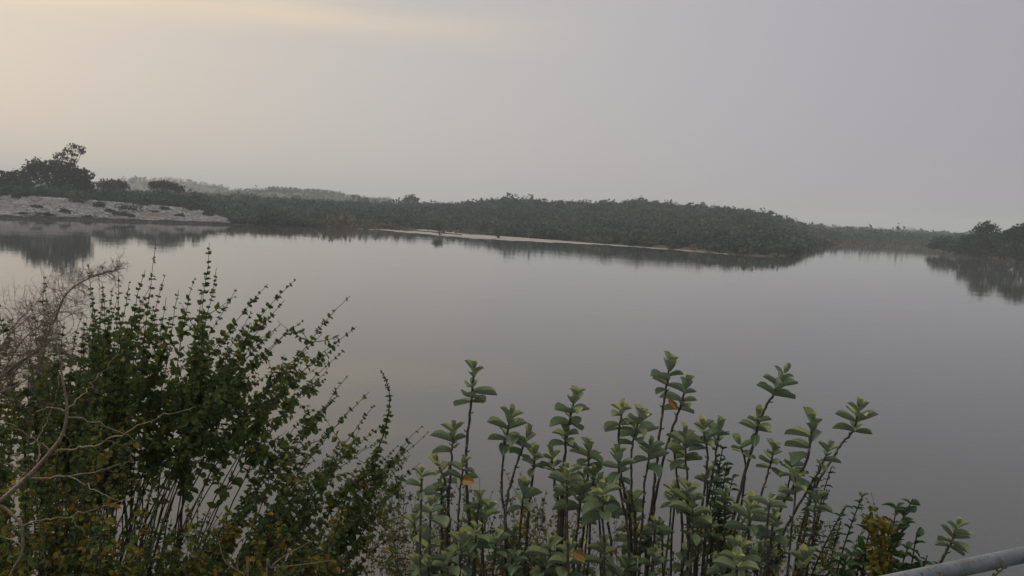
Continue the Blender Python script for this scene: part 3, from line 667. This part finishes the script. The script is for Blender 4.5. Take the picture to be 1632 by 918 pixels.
# milkweed (broad felted leaves in rosettes on scarred stems)
def rosette(acc, P, ax, scale, pairs=4, young=.25):
    pairs += 2
    scale *= random.uniform(.88, 1.1)
    P = np.array(P); ax = unit(np.array(ax)); ref = unit(np.cross(ax, np.array([.2, 1, .1]))); o2 = np.cross(ax, ref)
    phase = random.uniform(0, PI); PP, AA, NN, LL, WW, TT, CV = [], [], [], [], [], [], []
    for k in range(pairs):
        f = k / max(1, pairs - 1)                      # 0 at the top
        ang = phase + (k % 2) * PI / 2 + random.uniform(-.35, .35)
        for s in (0, PI):
            if k > 2 and random.random() < .2: continue
            a = ang + s + random.uniform(-.2, .2); h = ref * math.cos(a) + o2 * math.sin(a)
            tilt = rad(np.interp(f, [0, .3, .6, 1], [54, 26, 8, -12])) + random.uniform(-.3, .3)
            A = h * math.cos(tilt) + ax * math.sin(tilt); Nn = ax * math.cos(tilt) - h * math.sin(tilt)
            Lf = scale * np.interp(f, [0, .3, .65, 1], [.48, .80, 1.0, .85]) * random.uniform(.72, 1.18)
            PP.append(P - ax * scale * (.10 + (.40 + .125 * pairs) * f)); AA.append(A); NN.append(Nn); LL.append(Lf); WW.append(Lf * random.uniform(.50, .62))
            ti = np.interp(f, [0, .3, 1], [.88, .66, .30]) + random.uniform(-.25, .16)
            TT.append(min(.93, ti)); CV.append(random.uniform(-.16, .16))
    # bud leaves at the tip
    for s in range(3):
        a = random.uniform(0, 6.28); h = ref * math.cos(a) + o2 * math.sin(a); A = ax + h * .25
        PP.append(P - ax * scale * .1); AA.append(A); NN.append(ax * .2 - h); LL.append(scale * .28); WW.append(scale * .12); TT.append(.92); CV.append(0)
    leaves(acc, T_milk, PP, AA, NN, LL, WW, TT, CV)
def milkweed(label, basepx, basey, shoots, seed, loose=0):
    """shoots: dict(top=(x,y), path=[...], sc=leaf length, extra=[(x,y)] lower rosettes)"""
    random.seed(seed)
    b = at(basepx, 1080, basey); B = Vector((b.x, b.y, float(Gz(b.x, b.y))))
    root = empty('milkweed_plant', B, label, 'plant', None)
    for sh in shoots:
        (tx, ty), mids, sc, pr = sh[0], sh[1], sh[2], sh[3]; dd = basey + (sh[4] if len(sh) > 4 else 0)
        top = at(tx, ty, dd)
        pts = [top] + [at(x, y, dd) for x, y in mids]
        last = pts[-1]; foot = B + Vector(((last.x - B.x) * .45 + random.uniform(-.05, .05), random.uniform(-.1, .1) + (dd - basey) * .5, 0)); foot.z = float(Gz(foot.x, foot.y)) - .04
        mid = last.lerp(foot, .5) + Vector((0, 0, .04)); pts += [mid, foot]
        q = catmull(pts[::-1], 7); n = len(q); q[1:-1] += RNG.normal(0, .0018, (n - 2, 3))
        a = Acc(); rr = np.linspace(.0088, .0048, n) * random.uniform(.85, 1.1); rr = rr * (1 + .16 * (np.arange(n) % 3 == 0)); a.add(*tube(q, rr, 7)); 
        # old leaf scars and petiole stubs
        for j in range(4, n - 3, 3):
            t = unit(q[j + 1] - q[j]); s = unit(np.cross(t, RNG.normal(0, 1, 3))); a.add(*tube([q[j], q[j] + s * .014 + t * .004, q[j] + s * .02 + t * .012], [.004, .003, .001], 4))
        a.build('stem', M_mstem, root, True)
        f = Acc(); ax = unit(q[-1] - q[-6]); ax = unit(ax + np.array([0, -.05, .25]))
        rosette(f, q[-1] + ax * sc * .42, ax, sc, pr)
        if len(sh) > 5:
            for (ex, ey, es, ep) in sh[5]:
                e = np.array(at(ex, ey, dd - .02)); # small side shoot to the nearest stem point below it
                dist = np.linalg.norm(q - (e - np.array([0, 0, es * 1.1])), axis=1); k = int(np.argmin(dist)); p0 = q[k]
                a2 = bez(p0, (p0 + e) / 2 + np.array([(e[0] - p0[0]) * .2, 0, -.02]), e, 8); f2 = Acc(); f2.add(*tube(a2, np.linspace(.006, .004, 8), 5)); f2.build('side_shoot', M_mstem, root, True)
                ax2 = unit(unit(a2[-1] - a2[-3]) + np.array([0, -.1, .6])); rosette(f, e + ax2 * es * .35, ax2, es, ep)
        f.build('leaf_cluster', M_milk, root, True)
    for j in range(loose * 2):                         # short crowded shoots low in the plant
        x = basepx + random.uniform(-55, 55); y = random.uniform(755, 905); dd = basey + random.uniform(-.25, .35)
        e = at(x, y, dd); ft = B + Vector((random.uniform(-.1, .1), (dd - basey) * .5, -.04)); c = ft.lerp(e, .5) + Vector(((e.x - ft.x) * .2, 0, .05))
        q = bez(ft, c, e, 16); q[1:-1] += RNG.normal(0, .002, (14, 3)); a = Acc(); a.add(*tube(q, np.linspace(.009, .005, 16), 6)); a.build('stem', M_mstem, root, True)
        f = Acc(); ax = unit(unit(q[-1] - q[-4]) + np.array([random.uniform(-.2, .2), -.1, .4])); sc = SC * random.uniform(.7, 1.05); rosette(f, q[-1] + ax * sc * .4, ax, sc, random.choice([2, 3, 4])); f.build('leaf_cluster', M_milk, root, True)
    return root

SC = .105
milkweed('tallest single stemmed milkweed at left of the milkweed clump', 745, 4.2,
    [((755, 598), [(750, 650), (743, 720), (745, 790), (748, 880)], SC * 1.05, 6, 0), ((722, 692), [(720, 720), (716, 780), (712, 870)], SC * 1.0, 4, .05), ((700, 745), [(712, 780), (716, 850)], SC, 3, .1), ((738, 748), [(733, 790), (728, 870)], SC * .95, 4, -.05)], 101, loose=2)
milkweed('milkweed with a broad double top second from the left of the clump', 805, 4.15,
    [((812, 672), [(803, 720), (800, 780), (806, 870)], SC * 1.1, 5, 0), ((838, 702), [(822, 745), (808, 800), (806, 880)], SC * 1.1, 4, -.05), ((852, 726), [(848, 770), (840, 850)], SC * .8, 4, .1), ((835, 785), [(830, 830), (825, 900)], SC * .95, 4, 0)], 102, loose=2)
milkweed('milkweed with an orange leaf and two tiered tops left of centre of the clump', 895, 4.2,
    [((915, 640), [(908, 670), (900, 720), (895, 800), (892, 880)], SC * 1.0, 5, 0, [(901, 690, SC * .9, 3)]), ((938, 718), [(937, 760), (932, 820), (925, 890)], SC * .95, 4, .1), ((880, 730), [(884, 770), (890, 830)], SC * .85, 4, .05), ((904, 760), [(902, 800), (900, 870)], SC, 4, -.05), ((925, 795), [(920, 840), (915, 900)], SC * 1.1, 4, -.1)], 103, loose=3)
milkweed('bushy milkweed with crowded mid height tops at the centre of the clump', 1010, 4.1,
    [((990, 660), [(986, 700), (990, 760), (1005, 850)], SC * .95, 4, .05), ((1018, 672), [(1008, 710), (1006, 780), (1012, 860)], SC * 1.1, 5, 0), ((985, 735), [(990, 790), (1002, 870)], SC * 1.15, 4, -.1), ((1035, 722), [(1028, 770), (1022, 860)], SC * 1.05, 4, 0), ((960, 780), [(965, 820), (975, 890)], SC * 1.0, 4, 0)], 104, loose=3)
milkweed('tall slanting milkweed with twin tops reaching highest in the clump', 1030, 4.3,
    [((1067, 588), [(1058, 640), (1048, 720), (1040, 800), (1030, 880)], SC * .95, 5, 0), ((1092, 620), [(1082, 655), (1062, 715), (1045, 790), (1034, 880)], SC * 1.05, 6, .03)], 105, loose=2)
milkweed('leafy milkweed with several level tops right of centre of the clump', 1105, 4.15,
    [((1092, 702), [(1094, 750), (1098, 820), (1100, 890)], SC * 1.05, 4, .05), ((1122, 690), [(1128, 730), (1120, 800), (1108, 880)], SC * 1.05, 4, 0), ((1146, 690), [(1140, 730), (1128, 800), (1112, 880)], SC * 1.0, 4, .08), ((1104, 815), [(1104, 850), (1102, 900)], SC * 1.2, 4, -.15), ((1075, 720), [(1080, 770), (1088, 850)], SC * .85, 4, .15)], 106, loose=3)
milkweed('milkweed leaning right with one top held far above the next', 1160, 4.25,
    [((1245, 605), [(1230, 632), (1212, 665), (1200, 710), (1180, 780), (1160, 880)], SC * 1.05, 5, 0, [(1208, 668, SC * .95, 4)]), ((1180, 712), [(1188, 740), (1182, 800), (1165, 880)], SC * .85, 3, .05), ((1232, 722), [(1224, 755), (1205, 810), (1180, 890)], SC * .85, 4, .1)], 107, loose=2)
milkweed('milkweed with the widest three tiered top at right of the clump', 1225, 4.15,
    [((1294, 685), [(1288, 725), (1270, 765), (1245, 810), (1225, 880)], SC * 1.3, 5, 0), ((1262, 742), [(1256, 775), (1240, 830), (1228, 890)], SC * .95, 4, .08), ((1318, 722), [(1300, 760), (1270, 810), (1240, 880)], SC * .8, 3, .1), ((1300, 800), [(1296, 840), (1280, 900)], SC * .95, 4, -.05)], 108, loose=2)
milkweed('slender milkweed stem leaning right with a lone flat top', 1270, 4.35,
    [((1366, 662), [(1360, 686), (1338, 712), (1315, 748), (1290, 800), (1270, 880)], SC * 1.15, 4, 0)], 109, loose=0)
milkweed('short milkweed with large bright leaves at the bottom right of the clump', 1185, 3.8,
    [((1178, 885), [(1178, 930)], SC * 1.15, 4, 0), ((1195, 815), [(1192, 860), (1188, 930)], SC * 1.1, 4, .1), ((1232, 832), [(1226, 880), (1215, 930)], SC * .9, 3, .1), ((1280, 900), [(1275, 940)], SC * 1.1, 4, 0), ((1148, 905), [(1155, 940)], SC, 3, .1)], 110, loose=1)
milkweed('short milkweed with an orange leaf at the bottom centre of the clump', 930, 3.9,
    [((905, 885), [(905, 930)], SC * 1.15, 4, 0), ((962, 880), [(958, 930)], SC * 1.05, 4, .05), ((1000, 905), [(990, 940)], SC * .9, 4, .1), ((870, 905), [(880, 940)], SC * .9, 3, .1), ((1042, 890), [(1035, 940)], SC * .9, 3, .1), ((1090, 890), [(1080, 940)], SC * .8, 3, .15)], 111, loose=2)
milkweed('short milkweed with pale folded leaves at the bottom left of the clump', 720, 3.9,
    [((683, 868), [(690, 910), (700, 960)], SC * 1.15, 4, 0), ((735, 872), [(732, 920)], SC * 1.15, 4, .05), ((790, 865), [(786, 910)], SC * .95, 4, .1), ((668, 905), [(680, 950)], SC, 3, .1), ((660, 835), [(672, 890), (690, 950)], SC * .7, 3, .3), ((712, 905), [(715, 950)], SC, 3, -.05), ((822, 900), [(815, 950)], SC * .9, 3, .1)], 112, loose=2)
milkweed('small milkweed shoot on its own just above the pipe railing', 1500, 4.0,
    [((1522, 848), [(1512, 872), (1500, 895), (1490, 930)], SC * 1.05, 4, 0)], 113)
# single orange leaves hanging on the milkweeds
for px, py, d, par in [(905, 757, 4.05, 'milkweed_plant.002'), (750, 770, 4.1, 'milkweed_plant'), (925, 883, 3.75, 'milkweed_plant.010'), (1077, 641, 4.3, 'milkweed_plant.004')]:
    p = at(px - 12, py - 4, d); a = Acc()
    leaves(a, T_milk, [tuple(p)], [(random.uniform(.3, 1), -.3, random.uniform(-.8, .1))], [(random.uniform(-.4, .4), -.9, random.uniform(0, .6))], [random.uniform(.055, .07)], [random.uniform(.032, .045)], [.985], [random.uniform(-.3, .3)])
    o = a.build('withered_leaf', M_milk, bpy.data.objects[par], True); tag(o, 'orange withered leaf')

# broad leaved shrubs at right
def broad_shrub(label, basepx, basey, tips, seed, L=.09, petals=None, tint=.3, n_extra=0):
    random.seed(seed); b = at(basepx, 1050, basey); B = Vector((b.x, b.y, float(Gz(b.x, b.y))))
    root = empty('broadleaf_shrub', B, label, 'shrub'); st = Acc(); fo = Acc()
    for (x, y) in tips:
        d = basey + random.uniform(-.12, .12); Tp = at(x, y, d); ft = B + Vector((random.uniform(-.1, .1), random.uniform(-.1, .1), -.05))
        c = ft.lerp(Tp, .62) + Vector((-abs(Tp.x - ft.x) * .3 - .10, random.uniform(-.1, .1), -.05)); q = bez(ft, c, Tp, 20); st.add(*tube(q, np.linspace(.008, .003, 20), 5))
        H = np.linalg.norm(q[-1] - q[0]); s0 = max(.25, 1 - .55 / H)
        PP, AA, NN, LL, TT = [], [], [], [], []
        for f in np.arange(s0, 1.0, random.uniform(.030, .042) / H):
            k = min(18, int(f * 19)); t = unit(q[k + 1] - q[k]); p = q[k] + (q[k + 1] - q[k]) * (f * 19 - k)
            for sg in (1, -1):
                h = unit(np.array([sg * random.uniform(.1, 1), random.uniform(-1, .8), random.uniform(-.4, .6)])); PP.append(p); AA.append(unit(h + t * .5 + np.array([0, 0, .05]))); NN.append(np.array([0, -.3, 1]) + RNG.normal(0, .4, 3))
                LL.append(L * random.uniform(.6, 1.1) * (1.1 - .35 * f)); TT.append(min(.95, max(0, random.gauss(tint, .2))))
        LL = np.array(LL); leaves(fo, T_broad, PP, AA, NN, LL, LL * .5, TT, RNG.uniform(-.35, 0, len(LL)))
    st.build('stem', M_stem, root, True); fo.build('foliage', M_broad, root, True)
    if petals:
        pe = Acc(); PP, AA, NN = [], [], []
        for cx, cy, r_, n in petals:
            for i in range(n):
                PP.append(tuple(at(cx + random.gauss(0, r_ * .4), cy + random.gauss(0, r_), basey - .12 + random.uniform(-.06, .06)))); AA.append(RNG.normal(0, 1, 3)); NN.append(RNG.normal(0, 1, 3))
        leaves(pe, T_small, PP, AA, NN, np.full(len(PP), .03), np.full(len(PP), .024), RNG.uniform(0, 1, len(PP))); pe.build('yellow_leaves', M_petal, root)
broad_shrub('dark glossy shrub with a hanging patch of yellow leaves above the railing', 1400, 4.0,
            [(1455, 795), (1450, 825), (1430, 808), (1462, 848), (1448, 870), (1420, 835), (1392, 825), (1470, 895), (1440, 905), (1380, 870), (1360, 900), (1400, 880), (1350, 880)], 41,
            petals=[(1405, 860, 22, 170), (1398, 905, 14, 90), (1385, 832, 8, 30)])
broad_shrub('narrow dark shrub climbing beside the three tiered milkweed', 1290, 4.3, [(1308, 735), (1300, 760), (1318, 780), (1325, 745), (1290, 790), (1375, 790), (1350, 805), (1340, 830), (1310, 830)], 42, L=.05, tint=.2)
broad_shrub('tall narrow shrub with drooping ladder of dark leaves behind the clump', 1160, 4.35, [(1152, 712), (1160, 735), (1145, 740), (1168, 760), (1150, 800), (1165, 835), (1175, 850), (1230, 860), (1250, 880), (1200, 880)], 43, L=.07, tint=.25)
broad_shrub('low dark shrub hugging the railing at bottom right', 1460, 3.9, [(1478, 885), (1500, 900), (1455, 905), (1600, 905), (1520, 905)], 44, L=.05)

# thin weeds under the clump
def weeds():
    st = Acc(); fo = Acc(); random.seed(51)
    spots = [(random.uniform(610, 880), random.uniform(4.2, 5.0), random.uniform(770, 900)) for _ in range(150)] + [(random.uniform(880, 1400), random.uniform(4.1, 4.9), random.uniform(820, 930)) for _ in range(90)]
    for px, d, ty in spots:
        if random.random() < .12: ty -= 40
        Tp = at(px + random.uniform(-25, 35), ty, d); b = at(px, 1060, d); bb = Vector((b.x, b.y, float(Gz(b.x, b.y)) - .03))
        q = bez(bb, bb.lerp(Tp, .6) + Vector((random.uniform(-.28, .22), random.uniform(-.1, .1), .0)), Tp, 14); q = q + RNG.normal(0, .007, q.shape)
        st.add(*tube(q, np.linspace(.0032, .0011, 14), 4)); shoot_leaves(fo, q, .7, .045, .022, .010, random.choice([.3, .5, .75]), clump=1)
        for j in range(7):
            k = random.randint(5, 12); dr = unit(unit(q[k + 1] - q[k]) + RNG.normal(0, .5, 3)); e = q[k] + dr * random.uniform(.08, .2); s2 = bez(q[k], (q[k] + e) / 2, e, 5); st.add(*tube(s2, np.linspace(.0016, .0008, 5), 4)); shoot_leaves(fo, s2, .2, .022, .020, .010, random.choice([.3, .5, .8]), clump=1)
    o = st.build('weed_stems', M_straw, None, True); tag(o, 'tangle of thin dry weed stems growing below the milkweeds', 'weeds', kind='stuff')
    o = fo.build('weed_leaves', M_shrub, None); tag(o, 'tiny leaves of the weed tangle below the milkweeds', 'weeds', kind='stuff')
weeds()
# ground cover on the slope
def cover():
    n = 26000; t = RNG.uniform(-9, 10, n); s = RNG.uniform(.4, 9.3, n); X = RB.x + rd.x * t + rn.x * s; Y = RB.y + rd.y * t + rn.y * s; Z = Gz(X, Y)
    acc = Acc(); A = np.stack([RNG.normal(0, .5, n), RNG.normal(0, .5, n), np.full(n, 1.0)], -1); ls = RNG.uniform(.06, .28, n)
    leaves(acc, T_small, np.stack([X, Y, Z], -1), A, RNG.normal(0, 1, (n, 3)) + [0, -.5, .3], ls, np.full(n, .016) + RNG.uniform(0, .02, n), RNG.uniform(.1, .9, n))
    o = acc.build('ground_cover', M_shrub); tag(o, 'low grass and weeds covering the near slope', 'grass', kind='stuff')
cover()

# ------------------------------------------------------------------ pipe railing
def railing():
    m = newmat('weathered_paint'); g = G(m)
    base = g.ramp(g.noise(9, 5), [(.35, (.12, .145, .155)), (.6, (.18, .21, .22)), (.75, (.14, .14, .125))])
    rust = g.ramp(g.noise(17, 6, rough=.65), [(.54, (0, 0, 0)), (.66, (.8, .8, .8))])
    mx = g.n('ShaderNodeMix', data_type='RGBA'); g.l(rust, mx.inputs[0]); g.l(base, mx.inputs[6]); mx.inputs[7].default_value = (.10, .075, .055, 1)
    sp_ = g.ramp(g.noise(70, 3), [(.60, (0, 0, 0)), (.66, (1, 1, 1))]); mx2 = g.n('ShaderNodeMix', data_type='RGBA'); g.l(sp_, mx2.inputs[0]); g.l(mx.outputs[2], mx2.inputs[6]); mx2.inputs[7].default_value = (.09, .07, .05, 1)
    p = g.n('ShaderNodeBsdfPrincipled'); g.l(mx2.outputs[2], p.inputs['Base Color']); p.inputs['Roughness'].default_value = .6
    b = g.n('ShaderNodeBump'); b.inputs['Strength'].default_value = .5; b.inputs['Distance'].default_value = .004; g.l(g.noise(50, 5), b.inputs['Height']); g.l(b.outputs[0], p.inputs['Normal'])
    o = g.n('ShaderNodeOutputMaterial'); g.l(p.outputs[0], o.inputs[0])
    root = empty('pipe_railing', (RB.x, RB.y, TOPZ), 'weathered pale blue pipe railing with rust stains at bottom right', 'railing')
    r = .0235; c = np.array([RB.x, RB.y, ZR]); D_ = np.array(rd)
    a = Acc(); pts = [c + D_ * t for t in np.linspace(-7, 9, 60)]; a.add(*tube(pts, np.full(60, r), 20)); a.build('top_rail', m, root, True)
    a = Acc(); pts = [c + D_ * t - np.array([0, 0, .42]) for t in np.linspace(-7, 9, 40)]; a.add(*tube(pts, np.full(40, .02), 14)); a.build('lower_rail', m, root, True)
    for t in (-6.5, -4.3, -2.1, 2.3, 4.5, 6.7, 8.7):
        a = Acc(); q = c + D_ * t; a.add(*tube([(q[0], q[1], TOPZ - .2), (q[0], q[1], ZR - .45), (q[0], q[1], ZR - .012)], [.024, .024, .024], 14)); a.build('post', m, root, True)
railing()

# ------------------------------------------------------------------ haze
def haze():
    hz = bpy.data.meshes.new('haze'); x, y0, y1, z0, z1 = 3700, -3700, 3700, -4.2, 62
    v = [(-x, y0, z0), (x, y0, z0), (x, y1, z0), (-x, y1, z0), (-x, y0, z1), (x, y0, z1), (x, y1, z1), (-x, y1, z1)]
    hz.from_pydata(v, [], [(3, 2, 1, 0), (4, 5, 6, 7), (0, 1, 5, 4), (1, 2, 6, 5), (2, 3, 7, 6), (3, 0, 4, 7)])
    m = newmat('haze'); g = G(m); p = g.n('ShaderNodeVolumePrincipled'); p.inputs['Color'].default_value = (.86, .95, 1, 1); p.inputs['Density'].default_value = .00045; p.inputs['Anisotropy'].default_value = .1
    o = g.n('ShaderNodeOutputMaterial'); g.l(p.outputs[0], o.inputs['Volume']); hz.materials.append(m)
    ob = bpy.data.objects.new('haze', hz); COL.objects.link(ob); tag(ob, 'thin evening haze over the lake', 'haze', kind='stuff')
haze()
